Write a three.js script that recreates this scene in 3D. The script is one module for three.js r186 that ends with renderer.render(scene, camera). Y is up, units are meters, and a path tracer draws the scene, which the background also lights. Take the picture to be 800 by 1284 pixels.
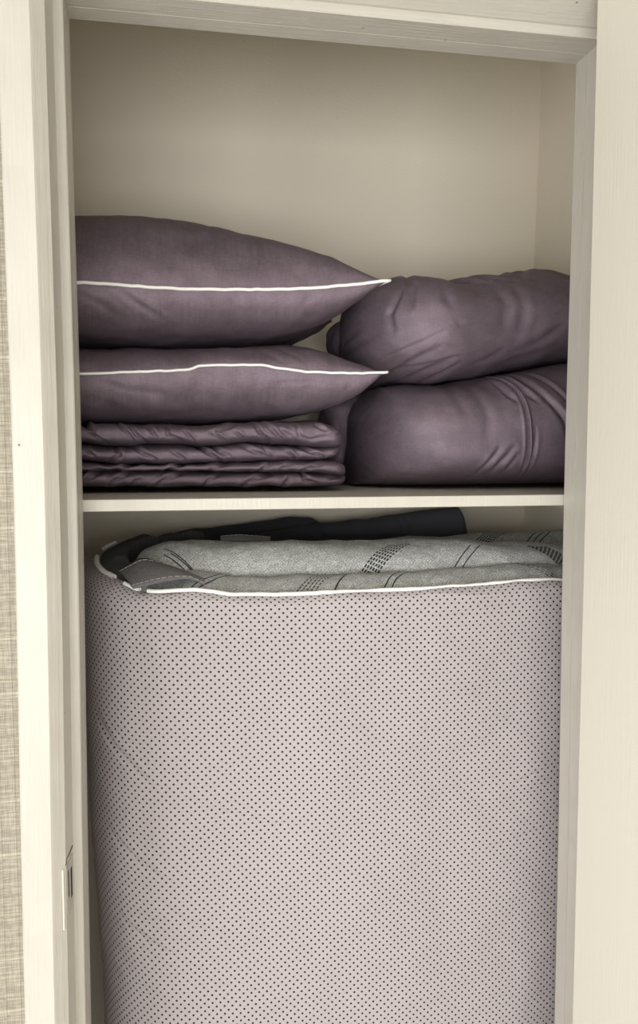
import * as THREE from 'three';
import { RectAreaLightUniformsLib } from 'three/addons/lights/RectAreaLightUniformsLib.js';
import { RoundedBoxGeometry } from 'three/addons/geometries/RoundedBoxGeometry.js';
import { mergeGeometries } from 'three/addons/utils/BufferGeometryUtils.js';
import { createNoise3D } from 'simplex-noise';

// ---------- camera, sky, light, exposure ----------
const W = 800, H = 1284, F = 1050, YAW = 10.52 * Math.PI / 180, PITCH = 4.42 * Math.PI / 180;
const CAM = new THREE.Vector3(0, 1.5, 1.0387);
const scene = new THREE.Scene();
const camera = new THREE.PerspectiveCamera(2 * Math.atan(H / 2 / F) * 180 / Math.PI, W / H, 0.02, 60);
camera.position.copy(CAM);
const FWD = new THREE.Vector3(Math.sin(YAW) * Math.cos(PITCH), -Math.sin(PITCH), -Math.cos(YAW) * Math.cos(PITCH));
camera.lookAt(CAM.clone().add(FWD));
camera.updateMatrixWorld();
scene.background = new THREE.Color().setRGB(0.75, 0.85, 1.0);

RectAreaLightUniformsLib.init();
const XR0 = -1.7, XR1 = 1.6, ZR = 3.2, CH = 2.4;                             // the room in front of the closet
const WIN = { x0: -1.4, x1: 0.6, y0: 0.3, y1: 1.65 };                        // window in the rear wall, behind the photographer
const WIN2 = { z0: 0.75, z1: 2.75, y0: 0.3, y1: 1.65 };                      // wide window in the left wall of the room
const DAY = new THREE.Color().setRGB(1.0, 0.985, 0.95);
function windowGlow(w, h, power, x, y, z, tx, tz) {
  const l = new THREE.RectAreaLight(DAY, power, w, h);
  l.position.set(x, y, z); l.lookAt(tx, y, tz); l.castShadow = true; scene.add(l);
}
windowGlow(WIN.x1 - WIN.x0, WIN.y1 - WIN.y0, 6.5, (WIN.x0 + WIN.x1) / 2, (WIN.y0 + WIN.y1) / 2, ZR - 0.03, (WIN.x0 + WIN.x1) / 2, 0);
windowGlow(WIN2.z1 - WIN2.z0, WIN2.y1 - WIN2.y0, 4.6, XR0 + 0.03, (WIN2.y0 + WIN2.y1) / 2, (WIN2.z0 + WIN2.z1) / 2, 1, (WIN2.z0 + WIN2.z1) / 2);

const renderer = new THREE.WebGLRenderer();
renderer.toneMapping = THREE.LinearToneMapping;
renderer.toneMappingExposure = 1.24;
renderer.shadowMap.enabled = true;

// ---------- helpers ----------
const RIGHT = new THREE.Vector3(Math.cos(YAW), 0, Math.sin(YAW)), UP = new THREE.Vector3().crossVectors(RIGHT, FWD);
function P(px, py, z) {            // the point of the plane z = const that a photo pixel looks at
  const d = FWD.clone().addScaledVector(RIGHT, (px - W / 2) / F).addScaledVector(UP, -(py - H / 2) / F);
  return CAM.clone().addScaledVector(d, (z - CAM.z) / d.z);
}
let seed = 20231;
const rnd = () => { seed = (seed + 0x6d2b79f5) | 0; let t = Math.imul(seed ^ (seed >>> 15), 1 | seed); t = (t + Math.imul(t ^ (t >>> 7), 61 | t)) ^ t; return ((t ^ (t >>> 14)) >>> 0) / 4294967296; };
const n3 = createNoise3D(rnd);
const clamp = (v, a, b) => Math.max(a, Math.min(b, v));
const smooth = (a, b, v) => { const t = clamp((v - a) / (b - a), 0, 1); return t * t * (3 - 2 * t); };
function curve1(pts) {             // monotone cubic through [x, y] points
  const n = pts.length, x = pts.map((p) => p[0]), y = pts.map((p) => p[1]), d = [], m = [];
  for (let i = 0; i < n - 1; i++) d.push((y[i + 1] - y[i]) / (x[i + 1] - x[i]));
  for (let i = 0; i < n; i++) m.push(i === 0 ? d[0] : i === n - 1 ? d[n - 2] : d[i - 1] * d[i] <= 0 ? 0 : 2 / (1 / d[i - 1] + 1 / d[i]));
  return (v) => {
    if (v <= x[0]) return y[0];
    if (v >= x[n - 1]) return y[n - 1];
    let i = 0; while (v > x[i + 1]) i++;
    const h = x[i + 1] - x[i], t = (v - x[i]) / h, t2 = t * t, t3 = t2 * t;
    return y[i] * (2 * t3 - 3 * t2 + 1) + h * m[i] * (t3 - 2 * t2 + t) + y[i + 1] * (-2 * t3 + 3 * t2) + h * m[i + 1] * (t3 - t2);
  };
}
function grid(nu, nv, fn, closeV = false) {
  const pos = [], uv = [], idx = [], cv = closeV ? nv : nv + 1;
  for (let i = 0; i <= nu; i++) for (let j = 0; j < cv; j++) {
    const r = fn(i / nu, j / nv);
    pos.push(r[0], r[1], r[2]); uv.push(r[3] ?? r[0], r[4] ?? r[1]);
  }
  for (let i = 0; i < nu; i++) for (let j = 0; j < nv; j++) {
    const a = i * cv + j, b = i * cv + (j + 1) % cv, c = (i + 1) * cv + j, d = (i + 1) * cv + (j + 1) % cv;
    idx.push(a, c, b, b, c, d);
  }
  const g = new THREE.BufferGeometry();
  g.setAttribute('position', new THREE.Float32BufferAttribute(pos, 3));
  g.setAttribute('uv', new THREE.Float32BufferAttribute(uv, 2));
  g.setIndex(idx); g.computeVertexNormals();
  return g;
}
function displace(g, fn) {
  const p = g.attributes.position, n = g.attributes.normal;
  for (let i = 0; i < p.count; i++) {
    const d = fn(p.getX(i), p.getY(i), p.getZ(i), n.getX(i), n.getY(i), n.getZ(i));
    p.setXYZ(i, p.getX(i) + n.getX(i) * d, p.getY(i) + n.getY(i) * d, p.getZ(i) + n.getZ(i) * d);
  }
  g.computeVertexNormals();
  return g;
}
// folds in cloth: [pixel polyline, width mm, depth mm, lip] laid on the front of a thing at depth z
function folds(list, z) {
  const L = list.map(([pts, w, d, lip = 0.5]) => {
    const q = pts.map(([a, b]) => P(a, b, z));
    let len = 0; const at = [0];
    for (let i = 1; i < q.length; i++) { len += Math.hypot(q[i].x - q[i - 1].x, q[i].y - q[i - 1].y); at.push(len); }
    const R = w * 0.001 * 5;
    return { q, at, len, w: w * 0.001, d: d * 0.001, lip, R, x0: Math.min(...q.map((v) => v.x)) - R, x1: Math.max(...q.map((v) => v.x)) + R, y0: Math.min(...q.map((v) => v.y)) - R, y1: Math.max(...q.map((v) => v.y)) + R };
  });
  return (x, y) => {
    let s = 0;
    for (const c of L) {
      if (x < c.x0 || x > c.x1 || y < c.y0 || y > c.y1) continue;
      let best = 1e9, bs = 0, bt = 0;
      for (let i = 0; i < c.q.length - 1; i++) {
        const ax = c.q[i].x, ay = c.q[i].y, ex = c.q[i + 1].x - ax, ey = c.q[i + 1].y - ay, l2 = ex * ex + ey * ey;
        const t = clamp(((x - ax) * ex + (y - ay) * ey) / l2, 0, 1), dx = x - ax - t * ex, dy = y - ay - t * ey, d = Math.hypot(dx, dy);
        if (d < best) { best = d; bs = Math.sign(ex * dy - ey * dx); bt = (c.at[i] + t * Math.sqrt(l2)) / c.len; }
      }
      const taper = Math.pow(Math.max(0, Math.sin(Math.PI * (0.06 + 0.88 * bt))), 0.7), a = best * bs / c.w;
      s += taper * c.d * (-Math.exp(-a * a) + c.lip * Math.exp(-(a - 1.7) * (a - 1.7) / 1.6) + 0.35 * c.lip * Math.exp(-(a + 1.9) * (a + 1.9) / 1.6));
    }
    return s;
  };
}
// soft things that lie on each other: press the lower one down to just under the upper one
function underside(geo, cell = 0.005) {
  const m = new Map(), p = geo.attributes.position;
  for (let i = 0; i < p.count; i++) {
    const a = Math.round(p.getX(i) / cell), b = Math.round(p.getZ(i) / cell), y = p.getY(i);
    for (let u = -1; u <= 1; u++) for (let v = -1; v <= 1; v++) { const k = (a + u) * 10007 + b + v, o = m.get(k); if (o === undefined || y < o) m.set(k, y); }
  }
  return (x, z) => m.get(Math.round(x / cell) * 10007 + Math.round(z / cell));
}
function press(geo, under, gap = 0.0008) {
  const p = geo.attributes.position;
  for (let i = 0; i < p.count; i++) { const h = under(p.getX(i), p.getZ(i)); if (h !== undefined && p.getY(i) > h - gap) p.setY(i, h - gap); }
  geo.computeVertexNormals();
  return geo;
}
const used = {};
const numbered = (n) => { used[n] = (used[n] ?? -1) + 1; return used[n] ? n + '_' + String(used[n]).padStart(3, '0') : n; };
function part(name, geo, mat, parent) { const m = new THREE.Mesh(geo, mat); m.name = name; m.castShadow = m.receiveShadow = true; parent.add(m); return m; }
function thing(name, label, category, group) {
  const o = new THREE.Group(); o.name = numbered(name); scene.add(o);
  o.userData = { label, category }; if (group) o.userData.group = group;
  return o;
}
function struct(name, geo, mat, label) {
  const m = part(name, geo, mat, scene);
  m.userData = { kind: 'structure', label, category: name.split('_')[0] };
  return m;
}
function box(x0, x1, y0, y1, z0, z1) {   // uv in metres on every face
  const g = new THREE.BoxGeometry(x1 - x0, y1 - y0, z1 - z0).toNonIndexed();
  g.translate((x0 + x1) / 2, (y0 + y1) / 2, (z0 + z1) / 2);
  metricUV(g); return g;
}
function metricUV(g) {
  g.computeVertexNormals();
  const p = g.attributes.position, n = g.attributes.normal, u = g.attributes.uv;
  for (let i = 0; i < p.count; i++) {
    const ax = Math.abs(n.getX(i)), ay = Math.abs(n.getY(i)), az = Math.abs(n.getZ(i));
    if (az >= ax && az >= ay) u.setXY(i, p.getX(i), p.getY(i)); else if (ax >= ay) u.setXY(i, p.getZ(i), p.getY(i)); else u.setXY(i, p.getX(i), p.getZ(i));
  }
  return g;
}
function rbox(x0, x1, y0, y1, z0, z1, r) {
  const g = new RoundedBoxGeometry(x1 - x0, y1 - y0, z1 - z0, 2, r);
  g.translate((x0 + x1) / 2, (y0 + y1) / 2, (z0 + z1) / 2);
  const n = g.attributes.normal.clone(); metricUV(g); g.setAttribute('normal', n); return g;
}
function tube(pts, r, nu, nr = 8, flat = 1) {
  const c = new THREE.CatmullRomCurve3(pts, false, 'centripetal');
  const g = new THREE.TubeGeometry(c, nu, r, nr, false);
  return g;
}

// ---------- textures and materials ----------
function data(w, h, fn, srgb = false) {
  const a = new Uint8Array(w * h * 4);
  for (let y = 0; y < h; y++) for (let x = 0; x < w; x++) {
    const c = fn(x, y), o = 4 * (y * w + x);
    for (let k = 0; k < 3; k++) a[o + k] = clamp(Math.round(255 * (Array.isArray(c) ? c[k] : c)), 0, 255);
    a[o + 3] = 255;
  }
  const t = new THREE.DataTexture(a, w, h, THREE.RGBAFormat);
  t.wrapS = t.wrapT = THREE.RepeatWrapping; t.magFilter = THREE.LinearFilter; t.minFilter = THREE.LinearMipmapLinearFilter; t.generateMipmaps = true;
  if (srgb) t.colorSpace = THREE.SRGBColorSpace;
  t.needsUpdate = true; return t;
}
const rep = (t, u, v = u) => { t.repeat.set(u, v); return t; };
function tn(x, y, w, h, fx, fy) {       // tileable noise
  const a = x / w * 2 * Math.PI, b = y / h * 2 * Math.PI, rx = fx / 6.283, ry = fy / 6.283;
  return n3(Math.cos(a) * rx + 7.1 * Math.cos(b) * ry, Math.sin(a) * rx + 3.3 * Math.cos(b) * ry, Math.sin(b) * ry * 7.1 + 0.5 * Math.sin(a) * rx);
}
const paintBump = rep(data(256, 512, (x, y) => 0.5 + 0.22 * n3(x * 0.11, y * 0.006, 1) + 0.16 * n3(x * 0.32, y * 0.02, 4) + 0.12 * n3(x * 0.05, y * 0.05, 9)), 6, 2);
const wallBump = rep(data(512, 512, (x, y) => 0.5 + 0.2 * tn(x, y, 512, 512, 30, 30) + 0.15 * n3(x * 0.25, y * 0.25, 3) + 0.12 * n3(x * 0.07, y * 0.1, 6)), 2.2);
const weave = rep(data(256, 256, (x, y) => 0.5 + 0.25 * Math.sin(x * Math.PI / 2) * Math.sin(y * Math.PI / 2) + 0.15 * n3(x * 0.06, y * 0.4, 2) + 0.12 * n3(x * 0.4, y * 0.06, 5)), 12);
const cloth = rep(data(512, 512, (x, y) => {
  const k = 0.9 + 0.05 * n3(x * 0.7, y * 0.05, 21) + 0.05 * n3(x * 0.05, y * 0.7, 27) + 0.05 * n3(x * 0.9, y * 0.9, 31) + 0.03 * n3(x * 0.02, y * 0.02, 37);
  return k;
}, true), 3);
const specks = [];
for (let i = 0; i < 16; i++) specks.push([rnd() * 512, rnd() * 1024, 0.5 + 0.8 * rnd(), 0.25 + 0.45 * rnd()]);
const chips = rep(data(512, 1024, (x, y) => {
  let k = 0.985 + 0.015 * n3(x * 0.02, y * 0.01, 41);
  for (const [a, b, r, d] of specks) { const q = Math.hypot(x - a, y - b); if (q < r + 1) k *= 1 - d * smooth(r + 1, r - 0.3, q); }
  return [k, k * 0.998, k * 0.993];
}, true), 2.2, 1.1);
const rgb = (r, g, b) => new THREE.Color().setRGB(r, g, b);

const M = {
  paint: new THREE.MeshPhysicalMaterial({ map: chips, color: rgb(0.555, 0.535, 0.485), roughness: 0.42, bumpMap: paintBump, bumpScale: 0.0005 }),  // colour lowered to offset the strong light on the casing
  paintLifted: new THREE.MeshPhysicalMaterial({ color: rgb(0.7, 0.665, 0.59), roughness: 0.45, bumpMap: paintBump, bumpScale: 0.0002 }),  // lighter copy of the frame paint; the difference in light is put into its colour
  closet: new THREE.MeshStandardMaterial({ color: rgb(0.84, 0.77, 0.65), roughness: 0.65, bumpMap: wallBump, bumpScale: 0.0005 }),
  ceiling: new THREE.MeshStandardMaterial({ color: rgb(0.72, 0.7, 0.64), roughness: 0.9 }),
  floor: new THREE.MeshStandardMaterial({ color: rgb(0.5, 0.45, 0.37), roughness: 0.6 }),
  plum: new THREE.MeshPhysicalMaterial({ map: cloth, color: rgb(0.245, 0.193, 0.235), metalness: 0.45, roughness: 0.62, specularIntensity: 0.5, bumpMap: weave, bumpScale: 0.00018 }),
  white: new THREE.MeshStandardMaterial({ color: rgb(0.88, 0.875, 0.86), roughness: 0.55 }),
  plumStitch: new THREE.MeshStandardMaterial({ color: rgb(0.05, 0.037, 0.045), roughness: 0.8 }),
  dark: new THREE.MeshPhysicalMaterial({ color: rgb(0.05, 0.052, 0.062), roughness: 0.8, sheen: 0.25, sheenColor: rgb(0.15, 0.16, 0.2), bumpMap: weave, bumpScale: 0.0002 }),
  metal: new THREE.MeshStandardMaterial({ color: rgb(0.72, 0.7, 0.62), roughness: 0.35, metalness: 0.1 }),
  black: new THREE.MeshStandardMaterial({ color: rgb(0.012, 0.011, 0.01), roughness: 0.9 }),
  glass: new THREE.MeshPhysicalMaterial({ color: rgb(1, 1, 1), roughness: 0, transmission: 1, thickness: 0 }),
};
// grasscloth wallpaper, uv in metres
{
  const w = 512, h = 512, colT = [], rowT = [];
  for (let i = 0; i < w; i++) colT.push(rnd()); for (let i = 0; i < h; i++) rowT.push(rnd());
  const slub = (y) => (rowT[y >> 2] > 0.96 ? 0.5 : 0);
  const f = (x, y) => {
    const tc = colT[x >> 2], tr = rowT[(y >> 2) + 130], vert = Math.pow(Math.abs(Math.sin((x % 4 + 0.5) / 4 * Math.PI)), 0.6);
    return [tc, tr, vert, 0.5 + 0.5 * n3(x * 0.3, y * 0.02, 2), 0.5 + 0.5 * n3(x * 0.02, y * 0.3, 8)];
  };
  const map = rep(data(w, h, (x, y) => {
    const [tc, tr, v, a, b] = f(x, y);
    let k = 0.52 + 0.12 * v * (0.4 + tc * 0.6) + 0.1 * (a - 0.5) + 0.12 * (b - 0.5) + (tr > 0.7 ? 0.03 : -0.02) + slub(y) * 0.12;
    if (tc < 0.22) k -= 0.035 * (0.4 + a);
    return [k * 1.03, k * 0.99, k * 0.9];
  }, true), 5);
  const bump = rep(data(w, h, (x, y) => { const [tc, tr, v, a, b] = f(x, y); return 0.3 + 0.4 * v * tc + 0.2 * a * b + slub(y) * 0.2; }), 5);
  M.wallpaper = new THREE.MeshStandardMaterial({ map, bumpMap: bump, bumpScale: 0.0006, roughness: 0.9 });
}
// pale mesh fabric with small dark non-slip dots: one tile = 11.6 x 11.6 mm, two dots in quincunx
const DOT = 0.0118;
{
  const n = 96, near = (x, y, cx, cy) => Math.hypot(x - cx, y - cy);
  const map = rep(data(n, n, (x, y) => {
    const u = (x + 0.5) / n, v = (y + 0.5) / n;
    const d = Math.min(near(u, v, 0.25, 0.25), near(u, v, 0.75, 0.75));
    const k = smooth(0.155, 0.115, d), t = 0.03 * n3(x * 0.3, y * 0.3, 1);
    return [0.672 * (1 - k) + 0.1 * k + t, 0.644 * (1 - k) + 0.085 * k + t, 0.655 * (1 - k) + 0.1 * k + t];
  }, true), 1 / DOT);
  const bump = rep(data(n, n, (x, y) => {
    const u = (x + 0.5) / n, v = (y + 0.5) / n;
    return 0.35 + 0.5 * smooth(0.14, 0.06, Math.min(near(u, v, 0.25, 0.25), near(u, v, 0.75, 0.75))) + 0.1 * Math.sin(x * 1.05) * Math.sin(y * 1.05);
  }), 1 / DOT);
  M.dotted = new THREE.MeshPhysicalMaterial({ map, bumpMap: bump, bumpScale: 0.0004, roughness: 0.75 });
}
// heather grey knit with arcs of dark dashes; the tile is 0.8 m by 0.2 m
function knit(drawArcs) {
  const w = 2048, h = 512, c = document.createElement('canvas'); c.width = w; c.height = h;
  const g = c.getContext('2d'), im = g.createImageData(w, h);
  for (let y = 0; y < h; y++) for (let x = 0; x < w; x++) {
    const o = 4 * (y * w + x), pebble = Math.sin(x * 0.42 + 0.6 * Math.sin(y * 0.2)) * Math.sin(y * 0.42), fleck = rnd();
    let k = 188 + 14 * pebble + 46 * n3(x * 0.15, y * 0.15, 3) + 12 * n3(x * 0.02, y * 0.03, 9) + (fleck > 0.985 ? 50 : fleck < 0.06 ? -30 : 0);
    im.data[o] = k * 0.99; im.data[o + 1] = k; im.data[o + 2] = k; im.data[o + 3] = 255;
  }
  g.putImageData(im, 0, 0);
  if (drawArcs) drawArcs(g, w, h);
  const t = new THREE.CanvasTexture(c); t.colorSpace = THREE.SRGBColorSpace; t.wrapS = t.wrapT = THREE.RepeatWrapping; t.magFilter = THREE.LinearFilter;
  return rep(t, 1 / 0.8, 1 / 0.2);
}
const knitBump = rep(data(256, 256, (x, y) => 0.5 + 0.3 * Math.sin(x * Math.PI / 8) * Math.sin(y * Math.PI / 8) + 0.25 * n3(x * 0.2, y * 0.2, 11)), 18);
function arcs(g, list) {   // list: [x0, y0, cx, cy, x1, y1, lines, gap, width, dash]
  g.strokeStyle = 'rgb(42,43,46)';
  for (const [x0, y0, cx, cy, x1, y1, n, gap, lw, dash] of list) for (let i = 0; i < n; i++) {
    g.lineWidth = lw * 1.6; g.setLineDash(dash || []); g.lineDashOffset = i * 7;
    g.beginPath(); g.moveTo(x0 + i * gap, y0); g.quadraticCurveTo(cx + i * gap, cy, x1 + i * gap * 1.25, y1); g.stroke();
  }
  g.setLineDash([]);
}
// denim-like dark grey twill of the straps and the fold band
const denim = rep(data(256, 256, (x, y) => { const k = 0.4 + 0.07 * Math.sin((x + y) * 0.8) + 0.07 * n3(x * 0.5, y * 0.5, 2) + 0.06 * n3(x * 0.06, y * 0.3, 7); return [k * 1.02, k, k * 1.02]; }, true), 14);
M.denim = new THREE.MeshStandardMaterial({ map: denim, roughness: 0.85, bumpMap: weave, bumpScale: 0.0004 });
M.denimDark = new THREE.MeshStandardMaterial({ map: denim, color: rgb(0.5, 0.5, 0.52), roughness: 0.85, bumpMap: weave, bumpScale: 0.0004 });
M.thread = new THREE.MeshStandardMaterial({ color: rgb(0.4, 0.39, 0.4), roughness: 0.8 });
const knitMat = (map) => new THREE.MeshStandardMaterial({ map, roughness: 0.9, bumpMap: knitBump, bumpScale: 0.0012 });

// ---------- the frame of the opening ----------
const bow = (y) => 0.0042 * Math.exp(-(((y - 1.44) / 0.42) ** 2));       // the old jambs lean a little into the opening
const OL = P(103, 640, -0.11).x - bow(1.44), OR = P(711, 640, -0.11).x + bow(1.44), OT = 2.048;
function upright(profile, y0, y1, side) {   // a closed (x, z) profile swept upwards with the bow of the jamb
  const n = profile.length, rows = 40, pos = [], uv = [], nor = [];
  const pt = (k, y) => [profile[k][0] + side * bow(y), y, profile[k][1]];
  const push = (a, b, c, u) => { pos.push(...a, ...b, ...c); uv.push(...u); };
  for (let k = 0; k < n; k++) {
    const k2 = (k + 1) % n, len = Math.hypot(profile[k2][0] - profile[k][0], profile[k2][1] - profile[k][1]);
    for (let r = 0; r < rows; r++) {
      const a = y0 + (y1 - y0) * r / rows, b = y0 + (y1 - y0) * (r + 1) / rows, s = k * 0.17;
      push(pt(k, a), pt(k2, a), pt(k2, b), [s, a, s + len, a, s + len, b]);
      push(pt(k, a), pt(k2, b), pt(k, b), [s, a, s + len, b, s, b]);
    }
  }
  const tris = THREE.ShapeUtils.triangulateShape(profile.map((p) => new THREE.Vector2(p[0], p[1])), []);
  for (const y of [y0, y1]) for (const t of tris) push(pt(t[0], y), pt(t[1], y), pt(t[2], y), [0, 0, 0.01, 0, 0, 0.01]);
  const g = new THREE.BufferGeometry();
  g.setAttribute('position', new THREE.Float32BufferAttribute(pos, 3)); g.setAttribute('uv', new THREE.Float32BufferAttribute(uv, 2));
  g.computeVertexNormals();
  return g;
}
function header(profile, x0, x1) {           // a closed (y, z) profile swept sideways
  const s = new THREE.Shape(profile.map((p) => new THREE.Vector2(p[1], p[0])));
  const g = new THREE.ExtrudeGeometry(s, { depth: x1 - x0, bevelEnabled: false });
  g.rotateY(Math.PI / 2); // shape x -> -z, depth -> x
  g.scale(1, 1, -1); g.translate(x0, 0, 0);
  const i = g.index ? g.toNonIndexed() : g, p = i.attributes.position;
  for (let k = 0; k < p.count; k += 3) {     // mirrored: turn the triangles round again
    const a = [p.getX(k), p.getY(k), p.getZ(k)], c = [p.getX(k + 2), p.getY(k + 2), p.getZ(k + 2)];
    p.setXYZ(k, ...c); p.setXYZ(k + 2, ...a);
  }
  metricUV(i);
  const u = i.attributes.uv; for (let k = 0; k < u.count; k++) u.setXY(k, u.getY(k), u.getX(k));
  return i;
}
const b0 = bow(1.44);
const xCasOut = P(17, 640, 0.018).x - b0, xCasIn = P(58, 640, 0.018).x - b0, xJamb = P(75, 640, 0.004).x - b0, xStop = P(84.6, 640, -0.045).x - b0;
const frameL = new THREE.Group(); frameL.name = 'trim_1'; scene.add(frameL);
frameL.userData = { kind: 'structure', label: 'white painted door frame upright with strike plate beside the wallpaper', category: 'trim' };
part('casing', upright([[xCasOut, 0], [xCasOut, 0.016], [xCasOut + 0.002, 0.018], [xCasIn - 0.0015, 0.018], [xCasIn, 0.0168], [xJamb, 0.004], [xJamb, -0.001], [xCasOut + 0.01, -0.001]].reverse(), 0, 2.14, 1), M.paint, frameL);
part('jamb', upright([[xCasOut + 0.02, 0], [xJamb, 0.0035], [xStop, -0.046], [xStop, -0.112], [xCasOut + 0.02, -0.112]].reverse(), 0, 2.062, 1), M.paint, frameL);
part('stop', upright([[xStop - 0.002, -0.045], [OL - 0.0015, -0.045], [OL, -0.0465], [OL, -0.0885], [xStop - 0.002, -0.0885]].reverse(), 0, 2.055, 1), M.paint, frameL);
part('lining', upright([[xStop - 0.002, -0.089], [OL + 0.0002, -0.089], [OL + 0.0002, -0.1195], [xStop - 0.05, -0.1195], [xStop - 0.05, -0.089]].reverse(), 0, 2.055, 1), M.paint, frameL);
const frameR = new THREE.Group(); frameR.name = 'trim_2'; scene.add(frameR);
frameR.userData = { kind: 'structure', label: 'white painted door frame upright behind the open door', category: 'trim' };
part('casing', upright([[OR + 0.026, -0.001], [OR + 0.026, 0.004], [OR + 0.04, 0.018], [OR + 0.08, 0.018], [OR + 0.08, -0.001]], 0, 2.14, -1), M.paint, frameR);
part('jamb', upright([[OR + 0.012, -0.112], [OR + 0.012, 0], [OR + 0.05, 0], [OR + 0.05, -0.112]], 0, 2.062, -1), M.paint, frameR);
part('stop', upright([[OR, -0.0885], [OR, -0.0465], [OR + 0.0015, -0.045], [OR + 0.014, -0.045], [OR + 0.014, -0.0885]], 0, 2.055, -1), M.paint, frameR);
part('lining', upright([[OR - 0.0004, -0.1195], [OR - 0.0004, -0.089], [OR + 0.014, -0.089], [OR + 0.06, -0.089], [OR + 0.06, -0.1195]], 0, 2.055, -1), M.paint, frameR);
const frameT = new THREE.Group(); frameT.name = 'trim_3'; scene.add(frameT);
frameT.userData = { kind: 'structure', label: 'white painted head of the closet door frame', category: 'trim' };
part('casing', header([[OT + 0.032, -0.001], [OT + 0.032, 0.004], [OT + 0.044, 0.0168], [OT + 0.046, 0.018], [OT + 0.092, 0.018], [OT + 0.092, -0.001]], OL - 0.06, OR + 0.08), M.paint, frameT);
part('jamb', header([[OT + 0.012, -0.112], [OT + 0.012, -0.04], [OT + 0.03, 0.0035], [OT + 0.06, 0.0035], [OT + 0.06, -0.112]], xJamb, OR + 0.05), M.paint, frameT);
part('stop', header([[OT, -0.0885], [OT, -0.0465], [OT + 0.0015, -0.045], [OT + 0.014, -0.045], [OT + 0.014, -0.0885]], OL, OR), M.paint, frameT);
part('lining', header([[OT - 0.0003, -0.1195], [OT - 0.0003, -0.089], [OT + 0.06, -0.089], [OT + 0.06, -0.1195]], OL - 0.01, OR + 0.01), M.paint, frameT);

// the strike plate, painted over, with its two slots and a bent lip
{
  const c = P(87, 1106, -0.02), y = c.y;
  const sp = new THREE.Group(); sp.name = 'strike_plate'; frameL.add(sp);
  const xa = xJamb + bow(y), xb = xStop + bow(y);
  const along = (t, off) => [xa + (xb - xa) * t + off, 0.0035 + (-0.0495) * t];
  const quad = (t0, t1, y0, y1, off) => {
    const [ax, az] = along(t0, off), [bx, bz] = along(t1, off);
    const s = new THREE.Shape([new THREE.Vector2(ax, az), new THREE.Vector2(bx, bz), new THREE.Vector2(bx - 0.0006, bz), new THREE.Vector2(ax - 0.0006, az)]);
    const g = new THREE.ExtrudeGeometry(s, { depth: y1 - y0, bevelEnabled: false }); g.rotateX(Math.PI / 2); g.scale(1, 1, -1);
    g.translate(0, y1, 0);
    const p = g.attributes.position; for (let i = 0; i < p.count; i++) p.setZ(i, -p.getZ(i) * -1);
    return g;
  };
  // plate faces +x on the rebate; slots are dark recess plates on it
  const slab = (t0, t1, y0, y1, off, th) => {
    const [ax, az] = along(t0, off), [bx, bz] = along(t1, off), len = Math.hypot(bx - ax, bz - az);
    const g = new RoundedBoxGeometry(th, y1 - y0, len, 2, Math.min(th, 0.001) * 0.45);
    g.rotateY(Math.atan2(bx - ax, bz - az)); g.translate((ax + bx) / 2, (y0 + y1) / 2, (az + bz) / 2); return g;
  };
  part('plate', slab(0.02, 0.8, y - 0.035, y + 0.03, 0.0004, 0.0012), M.paint, sp);
  part('slot', slab(0.16, 0.26, y - 0.012, y + 0.022, 0.0010, 0.0006), M.black, sp);
  part('slot', slab(0.5, 0.68, y - 0.022, y + 0.016, 0.0010, 0.0006), M.black, sp);
  const l0 = P(78.8, 1090, 0.008), l1 = P(80.5, 1166, 0.008);
  const lip = new RoundedBoxGeometry(0.0026, l0.y - l1.y, 0.005, 3, 0.0012);
  lip.translate((l0.x + l1.x) / 2, (l0.y + l1.y) / 2, 0.0075); part('lip', lip, M.paintLifted, sp);
  const k0 = P(80.5, 1086, 0.0045), k1 = P(84, 1082, 0.004), k2 = P(91, 1062, -0.035);
  part('crack', tube([k0, k1, new THREE.Vector3(xa + 0.0005, k1.y + 0.002, 0.0038), new THREE.Vector3((xa + xb) / 2 + 0.0006, (k1.y + k2.y) / 2, -0.018), new THREE.Vector3(xb + 0.0005, k2.y, -0.04)], 0.0005, 20, 5), M.black, sp);
}

// ---------- walls, floor, ceiling of room and closet ----------
const ZB = -0.72;
const wl = struct('wall_front', mergeGeometries([
  box(XR0, xCasOut + 0.012, 0, CH, -0.112, 0), box(OR + 0.045, XR1, 0, CH, -0.112, 0), box(xCasOut + 0.012, OR + 0.045, OT + 0.05, CH, -0.112, 0)]), M.wallpaper, 'beige woven grasscloth wallpaper around the closet door frame');
struct('wall_left', mergeGeometries([box(XR0 - 0.12, XR0, 0, CH, -0.112, WIN2.z0), box(XR0 - 0.12, XR0, 0, CH, WIN2.z1, ZR), box(XR0 - 0.12, XR0, 0, WIN2.y0, WIN2.z0, WIN2.z1), box(XR0 - 0.12, XR0, WIN2.y1, CH, WIN2.z0, WIN2.z1)]), M.wallpaper, 'left room wall with beige wallpaper');
struct('wall_right', box(XR1, XR1 + 0.1, 0, CH, -0.112, ZR), M.wallpaper, 'right room wall with beige wallpaper');
struct('wall_rear', mergeGeometries([
  box(XR0 - 0.12, WIN.x0, 0, CH, ZR, ZR + 0.15), box(WIN.x1, XR1 + 0.1, 0, CH, ZR, ZR + 0.15), box(WIN.x0, WIN.x1, 0, WIN.y0, ZR, ZR + 0.15), box(WIN.x0, WIN.x1, WIN.y1, CH, ZR, ZR + 0.15)]), M.wallpaper, 'room wall with the window behind the photographer');
struct('floor', box(XR0 - 0.12, XR1 + 0.1, -0.1, 0, -0.9, ZR + 0.15), M.floor, 'brown floor of room and closet');
struct('ceiling', box(XR0 - 0.12, XR1 + 0.1, CH, CH + 0.1, -0.9, ZR + 0.15), M.ceiling, 'white ceiling');
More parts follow.
